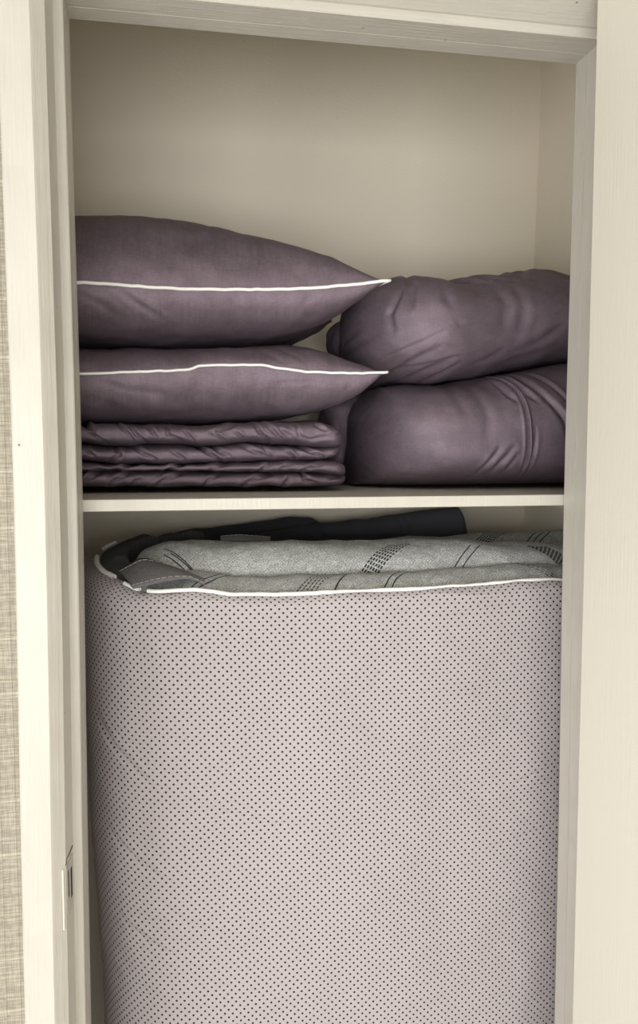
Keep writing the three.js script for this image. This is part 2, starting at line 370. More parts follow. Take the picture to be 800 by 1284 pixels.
// closet: the corner on the right leans a little, as the photograph shows
{
  const t = P(680, 73, ZB), b = P(657, 640, ZB), k = (t.x - b.x) / (t.y - b.y), xAt = (y) => b.x + k * (y - b.y);
  const upper = box(0, 0.1, b.y, CH, ZB - 0.1, -0.112), lower = box(b.x, b.x + 0.1, 0, b.y, ZB - 0.1, -0.112), p = upper.attributes.position;
  for (let i = 0; i < p.count; i++) p.setX(i, p.getX(i) + xAt(p.getY(i)));
  upper.computeVertexNormals();
  const g = mergeGeometries([upper, lower]);
  struct('wall_closet_right', g, M.closet, 'beige painted right wall inside the closet');
  struct('wall_closet_back', box(-0.4, 1.1, 0, CH, ZB - 0.1, ZB), M.closet, 'beige painted back wall inside the closet');
  struct('wall_closet_left', box(-0.36, -0.26, 0, CH, ZB, -0.112), M.closet, 'beige painted left wall inside the closet');
}
const XCR = P(657, 640, ZB).x;   // closet right wall at shelf height
// window behind the photographer
{
  const w = new THREE.Group(); w.name = 'window_1'; scene.add(w); w.userData = { kind: 'structure', label: 'white framed window behind the photographer', category: 'window' };
  const { x0, x1, y0, y1 } = WIN, z0 = ZR + 0.03, z1 = ZR + 0.09, fr = 0.05, xm = (x0 + x1) / 2;
  for (const [a, b, c, d] of [[x0, x0 + fr, y0, y1], [x1 - fr, x1, y0, y1], [xm - 0.03, xm + 0.03, y0 + fr, y1 - fr], [x0 + fr, x1 - fr, y0, y0 + fr], [x0 + fr, x1 - fr, y1 - fr, y1]])
    part('window_frame', box(a, b, c, d, z0, z1), M.paint, w);
  part('pane', box(x0 + fr, xm - 0.03, y0 + fr, y1 - fr, z0 + 0.028, z0 + 0.032), M.glass, w);
  part('pane', box(xm + 0.03, x1 - fr, y0 + fr, y1 - fr, z0 + 0.028, z0 + 0.032), M.glass, w);
}
{
  const w = new THREE.Group(); w.name = 'window_2'; scene.add(w); w.userData = { kind: 'structure', label: 'wide white framed window in the left wall of the room', category: 'window' };
  const { z0, z1, y0, y1 } = WIN2, x0 = XR0 - 0.09, x1 = XR0 - 0.04, fr = 0.05, zm = (z0 + z1) / 2;
  for (const [a, b, c, d] of [[z0, z0 + fr, y0, y1], [z1 - fr, z1, y0, y1], [zm - 0.03, zm + 0.03, y0 + fr, y1 - fr], [z0 + fr, z1 - fr, y0, y0 + fr], [z0 + fr, z1 - fr, y1 - fr, y1]])
    part('window_frame', box(x0, x1, c, d, a, b), M.paint, w);
  part('pane', box(x0 + 0.022, x0 + 0.026, y0 + fr, y1 - fr, z0 + fr, zm - 0.03), M.glass, w);
  part('pane', box(x0 + 0.022, x0 + 0.026, y0 + fr, y1 - fr, zm + 0.03, z1 - fr), M.glass, w);
}
// the closet door, swung open to the right
{
  const d = new THREE.Group(); d.name = 'door_1'; scene.add(d);
  d.userData = { kind: 'structure', label: 'cream painted closet door swung wide open', category: 'door' };
  const hx = P(737, 480, 0.012).x;
  const leaf = part('door_leaf', rbox(0, 0.036, 0.008, 2.07, 0, 0.69, 0.002), M.paintLifted, d);
  d.position.set(hx, 0, 0.012); d.rotation.y = 0.06;
  part('door_handle', new THREE.LatheGeometry([[0, 0.05], [0.02, 0.048], [0.026, 0.035], [0.02, 0.02], [0.01, 0.012], [0.01, 0.003], [0.026, 0.002], [0.026, 0]].map((p) => new THREE.Vector2(p[0], p[1])), 24).rotateZ(Math.PI / 2).translate(0, 0.95, 0.63), M.metal, d);
}

// ---------- the shelf ----------
const SY = 1.4296;
{
  const s = thing('shelf', 'white painted wooden shelf board across the closet', 'shelf');
  part('board', rbox(-0.26, XCR - 0.002, SY - 0.0162, SY, ZB + 0.001, -0.122, 0.0012), M.paint, s);
  part('cleat', rbox(XCR - 0.022, XCR - 0.004, SY - 0.05, SY - 0.0165, ZB + 0.002, -0.2, 0.001), M.closet, s);
  part('cleat', rbox(-0.259, -0.241, SY - 0.05, SY - 0.0165, ZB + 0.002, -0.2, 0.001), M.closet, s);
}

// ---------- pillows ----------
function pillow(o) {
  const { zf, depth, crownZ } = o, root = thing('pillow', o.label, 'pillow', 'pillows stacked on the quilt');
  const X = (px, py) => P(px, py, zf).x;
  const xl = -0.235;
  const corner = P(...o.seam[o.seam.length - 1], zf);
  const toW = (list, z) => list.map(([a, b]) => { const w = P(a, b, z); return [w.x, w.y]; });
  const extend = (l) => [[xl - 0.02, l[0][1] + (o.drop ?? 0)], ...l];
  const seam = curve1(extend(toW(o.seam, zf))), px1 = o.seam[o.seam.length - 1][0], zAt = (px) => zf + (crownZ - zf) * Math.sqrt(clamp((px1 - px) / 220, 0, 1)),
    topW = o.top.map(([a, b]) => { const w = P(a, b, zAt(a)); return [w.x, w.y]; }), botW = o.bot.map(([a, b]) => { const w = P(a, b, zAt(a)); return [w.x, w.y]; });
  // heights of the crown measured against the seam, as functions of x at the seam's depth
  const k = (corner.x - xl) / (topW[topW.length - 1][0] - xl), kb = (corner.x - xl) / (botW[botW.length - 1][0] - xl);
  const rs = (l, kk) => l.map(([x, y]) => [xl + (x - xl) * kk, y]);
  const top = curve1(extend(rs(topW, k))), bot = curve1(extend(rs(botW, kb)));
  const fold = folds(o.folds, zf - 0.04);
  const NU = 220, NV = 110;
  const endTop = top(corner.x) - seam(corner.x), endBot = bot(corner.x) - seam(corner.x);
  const side = (sgn) => {
    const g = grid(NU, NV, (u, v) => {
      const a = Math.sin((u - 0.5) * Math.PI * 0.999) / 2 + 0.5;                      // finer towards both ends
      const w = 1 - 2 * (0.5 - 0.5 * Math.cos(v * Math.PI));                          // 1 front .. -1 back
      const pinch = 0.028 * (1 - w * w);
      const xr = corner.x - pinch, x = xl + (xr - xl) * a, xs = xl + (corner.x - xl) * a;
      const sag = 0.012 * Math.sin(Math.PI * a) * (1 - Math.pow(a, 3));
      const z = zf - depth / 2 + (depth / 2 - sag) * w;
      const gsh = Math.pow(Math.max(0, 1 - Math.pow(Math.abs(w), (sgn > 0 ? 2.2 : 3.4) + 3 * smooth(0.6, 1, a))), (sgn > 0 ? 0.55 : 0.45) - 0.08 * smooth(0.6, 1, a));
      const sy = seam(xs), hh = sgn > 0 ? Math.max(0, top(xs) - sy - endTop * smooth(0.8, 1, a)) : Math.min(0, bot(xs) - sy - endBot * smooth(0.8, 1, a));
      return [x, sy + hh * gsh, z, x, sgn * (z + Math.abs(hh) * gsh)];
    });
    if (sgn < 0) { const i = g.index.array; for (let q = 0; q < i.length; q += 3) { const t = i[q]; i[q] = i[q + 2]; i[q + 2] = t; } g.computeVertexNormals(); }
    displace(g, (x, y, z, nx, ny, nz) => {
      const w = (z - (zf - depth / 2)) / (depth / 2), edge = smooth(1, 0.96, Math.abs(w)) * smooth(corner.x, corner.x - 0.04, x);
      return edge * ((nz > 0.05 ? fold(x, y) : 0) + 0.0022 * n3(x * 9, y * 12 + sgn * 9, z * 9 + o.s) + 0.001 * n3(x * 24, y * 22, z * 20 + o.s));
    });
    return g;
  };
  const shell = mergeGeometries([side(1), side(-1)]);
  if (o.under) press(shell, o.under);
  root.userData.label = o.label; part('cover', shell, M.plum, root);
  o.below = underside(shell);
  // piping along the seam, round the corner and back
  const pts = [], hang = 0.0015;
  for (let i = 0; i <= 60; i++) {
    const a = i / 60, sag = 0.012 * Math.sin(Math.PI * a) * (1 - a ** 3), x = xl + (corner.x - xl) * a;
    pts.push(new THREE.Vector3(x, seam(x) + 0.0006 * n3(x * 40, o.s, 1), zf - sag + 0.002));
  }
  pts.push(new THREE.Vector3(corner.x + 0.003, seam(corner.x) + 0.001, zf - 0.002));
  for (let i = 1; i <= 14; i++) { const w = 1 - 2 * i / 16; pts.push(new THREE.Vector3(corner.x - 0.028 * (1 - w * w) + 0.001, seam(corner.x), zf - depth / 2 + depth / 2 * w)); }
  part('piping', tube(pts, o.pipe, 300, 8), M.white, root).userData.label = 'white piping along the seam';
  return o.below;
}
const under1 = pillow({ label: 'plump upper dark plum pillow with white piping, on top of another pillow', zf: -0.235, depth: 0.44, crownZ: -0.35, s: 3, pipe: 0.0026,
  seam: [[95, 353], [140, 355], [180, 358], [240, 361], [310, 362], [390, 361], [440, 357], [487, 352]],
  top: [[93, 258], [150, 257], [200, 261], [260, 268], [320, 280], [370, 296], [410, 314], [440, 328], [487, 352]],
  bot: [[98, 429], [200, 431], [280, 430], [340, 425], [390, 414], [425, 400], [455, 381], [487, 352]],
  folds: [[[[150, 368], [172, 384], [205, 402]], 4, 2.2], [[[100, 372], [125, 383], [150, 400]], 5, 1.6], [[[150, 275], [158, 300], [170, 330]], 7, 1.6], [[[210, 290], [206, 315], [214, 338]], 8, 1.4], [[[300, 365], [290, 385], [296, 405]], 7, 1], [[[430, 340], [400, 330], [370, 330]], 8, 1.2], [[[400, 364], [385, 375], [370, 395]], 6, 1]] });
const under2 = pillow({ under: under1, label: 'lower dark plum pillow with wavy white piping, squashed on the folded quilt', zf: -0.235, depth: 0.44, crownZ: -0.33, s: 17, pipe: 0.0021,
  seam: [[100, 468], [180, 465], [236, 463], [252, 458], [280, 457], [325, 457], [350, 461], [385, 466], [440, 468], [484, 467]],
  top: [[98, 430], [200, 431], [300, 429], [370, 426], [400, 431], [430, 442], [455, 454], [484, 467]],
  bot: [[100, 532], [240, 531], [320, 528], [380, 522], [420, 514], [448, 503], [466, 488], [476, 475], [484, 467]],
  folds: [[[[330, 470], [350, 474], [390, 473]], 2.5, 1.4], [[[340, 482], [380, 480], [410, 484]], 3, 1.2], [[[120, 478], [160, 490], [210, 496]], 5, 1.2], [[[110, 500], [150, 512], [180, 525]], 5, 1.2], [[[200, 435], [210, 448], [226, 458]], 5, 1.4], [[[320, 436], [335, 445], [352, 458]], 4, 1.4], [[[345, 434], [365, 446], [380, 460]], 4, 1.3], [[[440, 472], [430, 485], [425, 500]], 5, 1.4], [[[480, 468], [460, 474], [440, 476]], 4, 1.6]] });

// ---------- rolls and layers ----------
// a soft body lofted along x: stations [px, top py, bottom py] seen at depth zRef
function loft({ st, zRef, zc, dh, rl = 0.1, rr = 0, e = 2.4, eb = e, floorY, nu = 260, nv = 130, disp, uv, zcFn }) {
  const w = st.map(([a, b, c]) => { const m = P(a, (b + c) / 2, zRef); return [m.x, P(a, b, zRef).y, floorY ?? P(a, c, zRef).y]; });
  const tf = curve1(w.map((v) => [v[0], v[1]])), bf = curve1(w.map((v) => [v[0], v[2]])), x0 = w[0][0], x1 = w[w.length - 1][0];
  const ends = (x) => {
    let k = 1;
    if (rl && x < x0 + rl) k = Math.min(k, Math.pow(Math.max(0, 1 - Math.pow(1 - (x - x0) / rl, 2.2)), 1 / 2.2));
    if (rr && x > x1 - rr) k = Math.min(k, Math.pow(Math.max(0, 1 - Math.pow(1 - (x1 - x) / rr, 2.2)), 1 / 2.2));
    return Math.max(k, 0.004);
  };
  const sp = (v, q) => Math.sign(v) * Math.pow(Math.abs(v), 2 / q);
  const g = grid(nu, nv, (u, v) => {
    let t = u;
    if (rl) t = t < 0.3 ? 0.3 * Math.pow(t / 0.3, 1.7) : t;
    if (rr) { const q = 1 - t; t = q < 0.3 ? 1 - 0.3 * Math.pow(q / 0.3, 1.7) : t; }
    const x = x0 + (x1 - x0) * t, k = ends(x), top = tf(x), bot = bf(x), a = v * 2 * Math.PI;
    const yc = (top + bot) / 2, hh = Math.max(0.0005, (top - bot) / 2);
    const q = Math.sin(a) < 0 ? eb : e, zz = (zcFn ? zcFn(x) : zc) + dh * k * sp(Math.cos(a), q);
    const y = yc + hh * sp(Math.sin(a), q);
    return [x, y, zz, uv ? uv(x, a)[0] : x, uv ? uv(x, a)[1] : a * (hh + dh) * 0.5];
  }, true);
  // close both ends with a fan
  const pos = Array.from(g.attributes.position.array), uvs = Array.from(g.attributes.uv.array), idx = Array.from(g.index.array);
  for (const i of [0, nu]) {
    const c = [0, 0, 0]; for (let j = 0; j < nv; j++) for (let q = 0; q < 3; q++) c[q] += pos[(i * nv + j) * 3 + q] / nv;
    const id = pos.length / 3; pos.push(...c); uvs.push(c[0], c[1]);
    for (let j = 0; j < nv; j++) { const a = i * nv + j, b = i * nv + (j + 1) % nv; if (i) idx.push(id, b, a); else idx.push(id, a, b); }
  }
  const h = new THREE.BufferGeometry();
  h.setAttribute('position', new THREE.Float32BufferAttribute(pos, 3)); h.setAttribute('uv', new THREE.Float32BufferAttribute(uvs, 2)); h.setIndex(idx);
  // outward winding
  h.computeVertexNormals();
  let s = 0; const P0 = h.attributes.position, N0 = h.attributes.normal, zm = zcFn ? zcFn((x0 + x1) / 2) : zc;
  for (let i = 0; i < P0.count; i += 7) s += N0.getZ(i) * (P0.getZ(i) - zm);
  if (s < 0) { const q = h.index.array; for (let i = 0; i < q.length; i += 3) { const t = q[i]; q[i] = q[i + 2]; q[i + 2] = t; } h.computeVertexNormals(); }
  if (disp) displace(h, disp);
  return h;
}
const GR = 'dark plum duvets bundled on the right of the shelf';
{
  const f = folds([
    [[[512, 352], [500, 372], [492, 392], [496, 412]], 4, 5, 0.3], [[[528, 350], [518, 362], [514, 384]], 5, 4], 
    [[[488, 446], [530, 428], [565, 410], [595, 400]], 2.4, 1.8], [[[478, 464], [530, 458], [570, 447], [590, 444]], 2.2, 1.8], [[[520, 474], [545, 460], [566, 450]], 4, 3], [[[545, 475], [562, 466], [580, 452]], 4, 3],
    [[[500, 470], [520, 452], [550, 436]], 5, 2.6],
    [[[630, 350], [640, 380], [634, 410]], 12, 3], [[[655, 440], [690, 425], [716, 405]], 8, 3], [[[640, 462], [670, 446], [716, 430]], 7, 3], [[[560, 350], [556, 372], [562, 392]], 8, 2.2], [[[450, 440], [462, 425], [480, 415]], 6, 3], [[[436, 425], [450, 420], [466, 405]], 5, 3],
    [[[600, 455], [620, 448], [640, 438]], 5, 2.2], [[[655, 352], [662, 385], [655, 420]], 10, 2.5]], -0.27);
  const fTop = folds([[[[572, 338], [584, 346], [600, 351], [616, 352]], 4, 9, 0.9], [[[598, 334], [612, 343], [634, 350], [648, 352]], 4, 7, 0.9], [[[664, 342], [674, 332], [690, 322]], 5, 7], [[[688, 324], [706, 334], [718, 348]], 5, 6], [[[520, 340], [512, 350], [504, 362]], 5, 5]], -0.33);
  const t = thing('rolled_duvet', 'upper plum duvet bundle with twisted folds, resting on another bundle', 'duvet', GR);
  const upperRoll = loft({ st: [[448, 392, 430], [451, 374, 444], [458, 356, 455], [471, 344, 465], [490, 338, 472], [520, 336, 477], [555, 339, 478], [580, 341, 475], [600, 337, 472], [640, 330, 466], [670, 326, 459], [690, 322, 454], [716, 325, 449], [750, 332, 446], [782, 350, 442]],
    zRef: -0.33, zc: -0.46, dh: 0.215, rl: 0.14, rr: 0.09, e: 2.1, eb: 2.9, nu: 320, nv: 220, zcFn: (x) => -0.455 - 0.05 * smooth(0.42, 0.62, x),
    disp: (x, y, z, nx, ny, nz) => (nz > -0.1 ? f(x, y) : 0) + (ny > 0 && z > -0.45 ? fTop(x, y) : 0) + 0.005 * n3(x * 7, y * 7, z * 5) + 0.0008 * n3(x * 18 + y * 8, y * 18, z * 10) });
  part('cover', upperRoll, M.plum, t);
  const underRoll = underside(upperRoll, 0.011);
  part('tucked_end', loft({ st: [[417, 414, 432], [421, 406, 444], [430, 400, 452], [450, 396, 458], [490, 395, 460]], zRef: -0.5, zc: -0.55, dh: 0.06, rl: 0.03, e: 2.4, nu: 60, nv: 60, disp: (x, y, z) => 0.003 * n3(x * 25, y * 25, z * 20) }), M.plum, t);
  const f2 = folds([
    [[[642, 470], [651, 484], [655, 505], [657, 540], [657, 575], [657, 607]], 2.4, 7, 0.9], [[[650, 470], [660, 488], [672, 500]], 4, 5, 0.7], [[[636, 480], [642, 495], [650, 502]], 4, 4],
    [[[664, 468], [680, 490], [700, 520], [712, 545]], 5, 4], [[[682, 462], [698, 480], [714, 508]], 4, 3.5], [[[668, 540], [664, 575], [663, 605]], 3, 3], 
    [[[592, 608], [606, 585], [622, 562]], 4, 4], [[[606, 608], [622, 586], [640, 560]], 5, 4], [[[625, 606], [636, 590], [646, 570]], 4, 3],
    [[[466, 505], [472, 515], [462, 525]], 4, 5], [[[452, 540], [446, 552], [448, 568]], 5, 5], [[[438, 585], [448, 580], [456, 570]], 4, 4], [[[580, 480], [575, 500], [582, 520]], 9, 2], [[[530, 484], [528, 505], [535, 530]], 10, 2], [[[690, 500], [705, 530], [713, 560]], 6, 3],
    [[[600, 482], [610, 520], [606, 552]], 9, 2]], -0.27);
  const t2 = thing('rolled_duvet', 'lower plum duvet bundle with a vertical fold, lying on the shelf', 'duvet', GR);
  part('cover', press(loft({ st: [[463, 565, 598], [466, 538, 606], [471, 514, 610], [479, 496, 610], [489, 485, 610], [495, 478, 610], [530, 479, 610], [565, 477, 610], [600, 472, 610], [640, 465, 610], [680, 458, 610], [716, 452, 610], [755, 449, 610], [786, 460, 610]],
    zRef: -0.32, zc: -0.47, dh: 0.215, rl: 0.14, rr: 0.07, e: 2.4, eb: 3.4, floorY: SY + 0.003, nu: 320, nv: 220,
    disp: (x, y, z, nx, ny, nz) => smooth(-0.95, -0.5, ny) * (nz > -0.1 ? f2(x, y) : 0) + smooth(-0.95, -0.3, ny) * (0.0045 * n3(x * 7 + 5, y * 8, z * 5) + 0.0007 * n3(x * 18 + y * 8, y * 18, z * 10)) }), underRoll, 0.0015), M.plum, t2);
  part('tucked_end', press(loft({ st: [[408, 530, 600], [412, 508, 606], [422, 498, 608], [450, 488, 610], [500, 482, 610]], zRef: -0.52, zc: -0.58, dh: 0.06, rl: 0.03, e: 2.6, floorY: SY + 0.002, nu: 70, nv: 60, disp: (x, y, z, nx, ny) => (ny < -0.7 ? 0 : 0.004 * n3(x * 22, y * 22, z * 20)) }), underRoll, 0.0015), M.plum, t2);
}
// the folded quilt: four layers, two folds closing at the right
{
  const q = thing('folded_quilt', 'dark plum quilt folded into four layers under the pillows', 'quilt');
  const L = [
    { t: [[100, 533], [140, 529], [175, 531], [230, 532], [300, 529], [350, 527], [390, 526], [415, 532], [427, 541], [433, 551]], b: [[100, 557], [150, 561], [200, 557], [260, 561], [300, 555], [350, 558], [400, 563], [422, 563], [430, 558], [433, 552]] },
    { t: [[100, 556], [150, 560], [200, 556], [260, 560], [300, 554], [350, 557], [400, 560], [418, 556], [428, 552], [432, 551]], b: [[100, 579], [200, 584], [300, 581], [380, 579], [412, 576], [425, 569], [431, 560], [433, 553]] },
    { t: [[100, 580], [160, 583], [230, 582], [300, 580], [370, 577], [410, 577], [428, 581], [435, 588], [437, 592]], b: [[100, 592], [200, 590], [300, 593], [380, 594], [420, 598], [432, 597], [437, 593]] },
    { t: [[100, 591], [200, 589], [300, 592], [380, 592], [415, 595], [430, 594], [437, 592]], b: [[100, 613], [200, 613], [300, 613], [400, 612], [425, 609], [434, 603], [437, 595]] },
  ];
  const quilting = [
    [[[143, 531], [161, 544], [168, 552]], [[161, 535], [172, 546], [184, 554]], [[209, 534], [211, 546], [226, 552]], [[231, 540], [244, 553]], [[263, 543], [283, 536], [298, 532]], [[266, 543], [283, 552]], [[320, 532], [327, 544], [342, 554]], [[336, 534], [353, 550]], [[372, 532], [375, 546], [388, 551], [419, 545], [431, 543]], [[104, 540], [120, 548], [134, 555]], [[100, 532], [118, 541]], [[186, 536], [196, 548]], [[295, 542], [306, 550]], [[396, 534], [410, 540]], [[350, 540], [364, 546]]],
    [[[142, 560], [150, 570], [138, 578]], [[168, 562], [182, 570], [196, 576]], [[247, 560], [268, 572], [280, 579]], [[266, 562], [288, 571]], [[304, 560], [322, 568], [341, 574]], [[330, 562], [341, 572]], [[374, 560], [394, 568], [407, 573]], [[106, 562], [118, 572]], [[216, 566], [232, 576]], [[360, 566], [372, 576]]],
    [[[102, 583], [130, 589]], [[142, 590], [158, 585], [174, 582]], [[208, 590], [222, 585], [232, 582]], [[262, 589], [278, 584], [290, 581]], [[324, 592], [332, 586], [340, 582]], [[378, 591], [392, 585], [404, 582]], [[352, 588], [366, 582]]],
    [[[136, 608], [148, 600], [162, 594]], [[102, 606], [114, 598], [126, 594]], [[190, 610], [208, 601], [230, 593]], [[252, 610], [262, 602], [276, 595]], [[304, 608], [322, 600], [342, 595]], [[378, 592], [382, 602], [400, 607]], [[412, 600], [424, 598], [434, 597]], [[166, 606], [178, 600]], [[354, 608], [364, 600]]],
  ];
  L.forEach((l, k) => {
    const zf = -0.262 - 0.006 * (k % 2), zR = zf - 0.012, top = curve1(l.t), bot = curve1(l.b), st = [];
    const xe = l.t[l.t.length - 1][0];
    for (const px of [60, 80, 100, 130, 160, 190, 220, 250, 280, 310, 340, 370, 395, 410, 420, 427, 431, 433, 435, 437].filter((v) => v <= xe)) {
      const c = px < 100 ? 100 : px;
      st.push([px + 9 * smooth(340, 432, px), top(c) - 1, k === 3 ? bot(c) : bot(c) + 1]);
    }
    // quilting lines run diagonally; cloth puckers across them
    const list = quilting[k].map((l, i) => [l, 2.2 + 0.8 * rnd(), (k === 2 ? 3 : 4) + 2 * rnd(), 0.5 + 0.4 * rnd()]);
    const f = folds(list, zf);
    const g = loft({ st, zRef: zR, zc: zf - 0.19, dh: 0.19, rl: 0, rr: 0.035, e: 3.2, nu: 300, nv: 130,
      disp: (x, y, z, nx, ny, nz) => (nz > 0 ? f(x, y) : 0) + 0.0018 * n3(x * 14 + y * 14, y * 22, z * 8 + k * 5) + 0.0005 * n3(x * 40 + y * 40, y * 40, k * 5) });
    const p = g.attributes.position;
    if (k === 3) { for (let i = 0; i < p.count; i++) if (p.getY(i) < SY + 0.001) p.setY(i, SY + 0.001); g.computeVertexNormals(); }
    press(g, under2);
    part('fold_layer', g, M.plum, q);
  });
}

// ---------- the folded floor mattress below the shelf ----------
const mat = thing('folded_mattress', 'folded floor mattress with pale dotted underside and grey knit top', 'mattress');
{
  const pipePx = [[135, 737], [150, 741], [175, 743], [205, 742], [240, 739], [262, 741], [300, 745], [350, 744], [400, 742], [500, 738], [600, 733], [660, 728], [690, 727], [712, 729]];
  const zFront = (x) => -0.15 - 0.028 * ((x - 0.28) / 0.42) ** 2;
  const topFront = curve1(pipePx.map(([a, b]) => { const p = P(a, b, -0.17); return [p.x, p.y]; }));
  const xTop = P(99, 745, -0.29).x, xLow = P(129, 1284, -0.29), xLeft = (y) => xTop + (xLow.x - xTop) * Math.pow(Math.max(0, 1.28 - y) / (1.28 - xLow.y), 1.35);
  const RX = 0.15, RZ = 0.17, XE = XCR - 0.03, ZE = -0.565;
  // plan path: u 0 at the right, through the fold on the left, to 1 at the back
  const NS = 300, path = (u, y) => {
    const xl = xLeft(y), xs = xl + RX;
    if (u < 0.64) { const x = XE + (xs - XE) * (u / 0.64); return [x, zFront(x)]; }
    const zs = zFront(xs);
    if (u < 0.83) { const a = (u - 0.64) / 0.19 * Math.PI / 2; return [xs - RX * Math.pow(Math.sin(a), 0.92), zs - RZ * (1 - Math.pow(Math.cos(a), 0.92))]; }
    const b = (u - 0.83) / 0.17 * Math.PI / 2; return [xl + 0.2 * (1 - Math.cos(b)), zs - RZ + (ZE - zs + RZ) * Math.sin(b)];
  };
  const nrm = (u, y) => { const a = path(Math.max(0, u - 0.004), y), b = path(Math.min(1, u + 0.004), y), dx = b[0] - a[0], dz = b[1] - a[1], l = Math.hypot(dx, dz); return [dz / l, -dx / l]; };
  const inward = (u, y) => { const n = nrm(u, y); return [n[0] * INV, n[1] * INV]; };
  let INV = 1; { const n = nrm(0.3, 1); INV = n[1] < 0 ? 1 : -1; }   // inward = away from the camera side
  const yTop = (u) => { const [x] = path(u, 1.28), f = topFront(x); return f + smooth(0.66, 0.99, u) * 0.045; };
  const len = [0]; for (let i = 1; i <= NS; i++) { const a = path((i - 1) / NS, 1), b = path(i / NS, 1); len.push(len[i - 1] + Math.hypot(a[0] - b[0], a[1] - b[1])); }
  const sAt = (u) => { const t = clamp(u, 0, 1) * NS, i = Math.min(NS - 1, Math.floor(t)); return len[i] + (len[i + 1] - len[i]) * (t - i); };
  const RU = (u) => 0.016 + 0.014 * smooth(0.66, 0.76, u);
  const crease = folds([
    [[[430, 866], [490, 871], [560, 867], [640, 858]], 2.5, 1.6], [[[285, 888], [320, 893], [345, 888]], 2.2, 1.4], [[[190, 985], [260, 1010], [340, 1030], [440, 1040]], 3, 1.6], [[[150, 950], [200, 968], [250, 975]], 2.4, 1.2],
    [[[130, 1055], [170, 1085], [220, 1110]], 4, 1.6], [[[140, 1160], [180, 1185], [230, 1205]], 4, 1.5], [[[610, 1060], [650, 1050], [702, 1035]], 2.6, 1.4], [[[640, 985], [670, 970], [704, 960]], 2.8, 1.3], [[[500, 760], [560, 768], [640, 760], [706, 752]], 3, 2], [[[530, 748], [600, 752], [700, 742]], 3, 1.8],
    [[[140, 765], [200, 768], [260, 760]], 4, 1.8], [[[180, 1120], [240, 1160], [300, 1175]], 4, 1.2], [[[115, 910], [140, 945], [190, 990]], 4, 1.8], [[[560, 900], [620, 905], [690, 890]], 3, 1]], -0.16);
  const ys = []; for (let i = 0; i <= 30; i++) ys.push(0.004 + 0.58 * i / 30); for (let i = 1; i <= 130; i++) ys.push(0.584 + 0.0001 + i / 130);
  const NR = ys.length, NC = 10;
  const outer = grid(NS, NR + NC, (u, v) => {
    const j = Math.round(v * (NR + NC)), T = yTop(u), R = RU(u);
    let y, off = 0;
    if (j < NR) { const t = ys[j]; y = t <= 0.584 ? t : 0.584 + (t - 0.584) * (T - R - 0.584); }
    else { const a = (j - NR + 1) / (NC + 1) * Math.PI / 2; y = T - R + R * Math.sin(a); off = R * (1 - Math.cos(a)); }
    const [x, z] = path(u, y), n = inward(u, y);
    return [x + n[0] * off, y, z + n[1] * off, -sAt(u), y + off];
  });
  { const n = outer.attributes.normal, p = outer.attributes.position; let s = 0; for (let i = 0; i < p.count; i += 11) if (p.getX(i) > 0.2) s += n.getZ(i); if (s < 0) { const q = outer.index.array; for (let i = 0; i < q.length; i += 3) { const t = q[i]; q[i] = q[i + 2]; q[i + 2] = t; } outer.computeVertexNormals(); } }
  displace(outer, (x, y, z, nx, ny, nz) => 1.9 * crease(x, y) + 0.0035 * n3(x * 5, y * 4, z * 4) + 0.001 * n3(x * 14 + y * 6, y * 20, z * 12));
  part('dotted_underside', outer, M.dotted, mat).userData.label = 'pale mauve grey fabric printed with small dark dots';

  // the edge of the mattress behind the piping: knit along the front, dark twill round the fold
  const edge = (u0, u1, n, T, mt, name, rise, label) => {
    const g = grid(n, 16, (a, b) => {
      const u = u0 + (u1 - u0) * a, y0 = yTop(u), nn = inward(u, y0), [x, z] = path(u, y0);
      const off = RU(u) - 0.002 + T * Math.min(1, b / 0.7), d = b <= 0.7 ? rise * Math.sin(b / 0.7 * Math.PI * 0.62) : rise * 0.93 - (b - 0.7) / 0.3 * 0.16;
      const wob = 0.0025 * n3(x * 16, z * 16, b * 2);
      return [x + nn[0] * off, y0 - 0.003 + d + wob, z + nn[1] * off, x + 0.15, 0.02 + off];
    });
    const m = part(name, g, mt, mat); if (label) m.userData.label = label;
  };
  const eU = (px) => (P(px, 732, -0.2).x + 0.15) / 0.8 * 2048;
  const edgeKnit = knitMat(knit((g) => arcs(g, [[eU(362), 440, eU(378), 340, eU(412), 230, 5, 18, 3, [14, 7]], [eU(410), 440, eU(422), 350, eU(450), 230, 1, 20, 4, []], [eU(232), 440, eU(250), 360, eU(285), 240, 2, 26, 3, []], [eU(470), 440, eU(486), 340, eU(520), 240, 2, 30, 3, []], [eU(690), 440, eU(680), 340, eU(655), 240, 3, 18, 3, [14, 8]]])));
  edge(0, 0.69, 160, 0.07, edgeKnit, 'side_panel', 0.02, 'heather grey knit edge behind the white piping');
  edge(0.69, 1, 90, 0.045, M.denimDark, 'fold_band', 0.01, 'dark grey twill band round the fold');

  // white piping: long run along the front edge, shorter exposed runs round the fold
  const pipe = (u0, u1, r, lift = 0, n = 120) => {
    const pts = []; for (let i = 0; i <= n; i++) { const u = u0 + (u1 - u0) * i / n, y0 = yTop(u), [x, z] = path(u, y0), nn = inward(u, y0); pts.push(new THREE.Vector3(x + nn[0] * (RU(u) - 0.005), y0 + lift + 0.0008 * n3(x * 30, z * 30, 4), z + nn[1] * (RU(u) - 0.005))); }
    part('piping', tube(pts, r, n * 2, 8), M.white, mat).userData.label = 'white piping';
  };
  pipe(0, 0.675, 0.0032); pipe(0.685, 0.712, 0.003, 0.001, 20); pipe(0.735, 0.83, 0.0038, 0.001, 30); pipe(0.86, 0.885, 0.0035, 0.001, 14);

  // the folded knit top: a thick rolled layer behind the edge, and another one deeper in
  const bandX = (px, py, z) => { const p = P(px, py, z); return p.x; };
  const x0k = bandX(170, 700, -0.28);
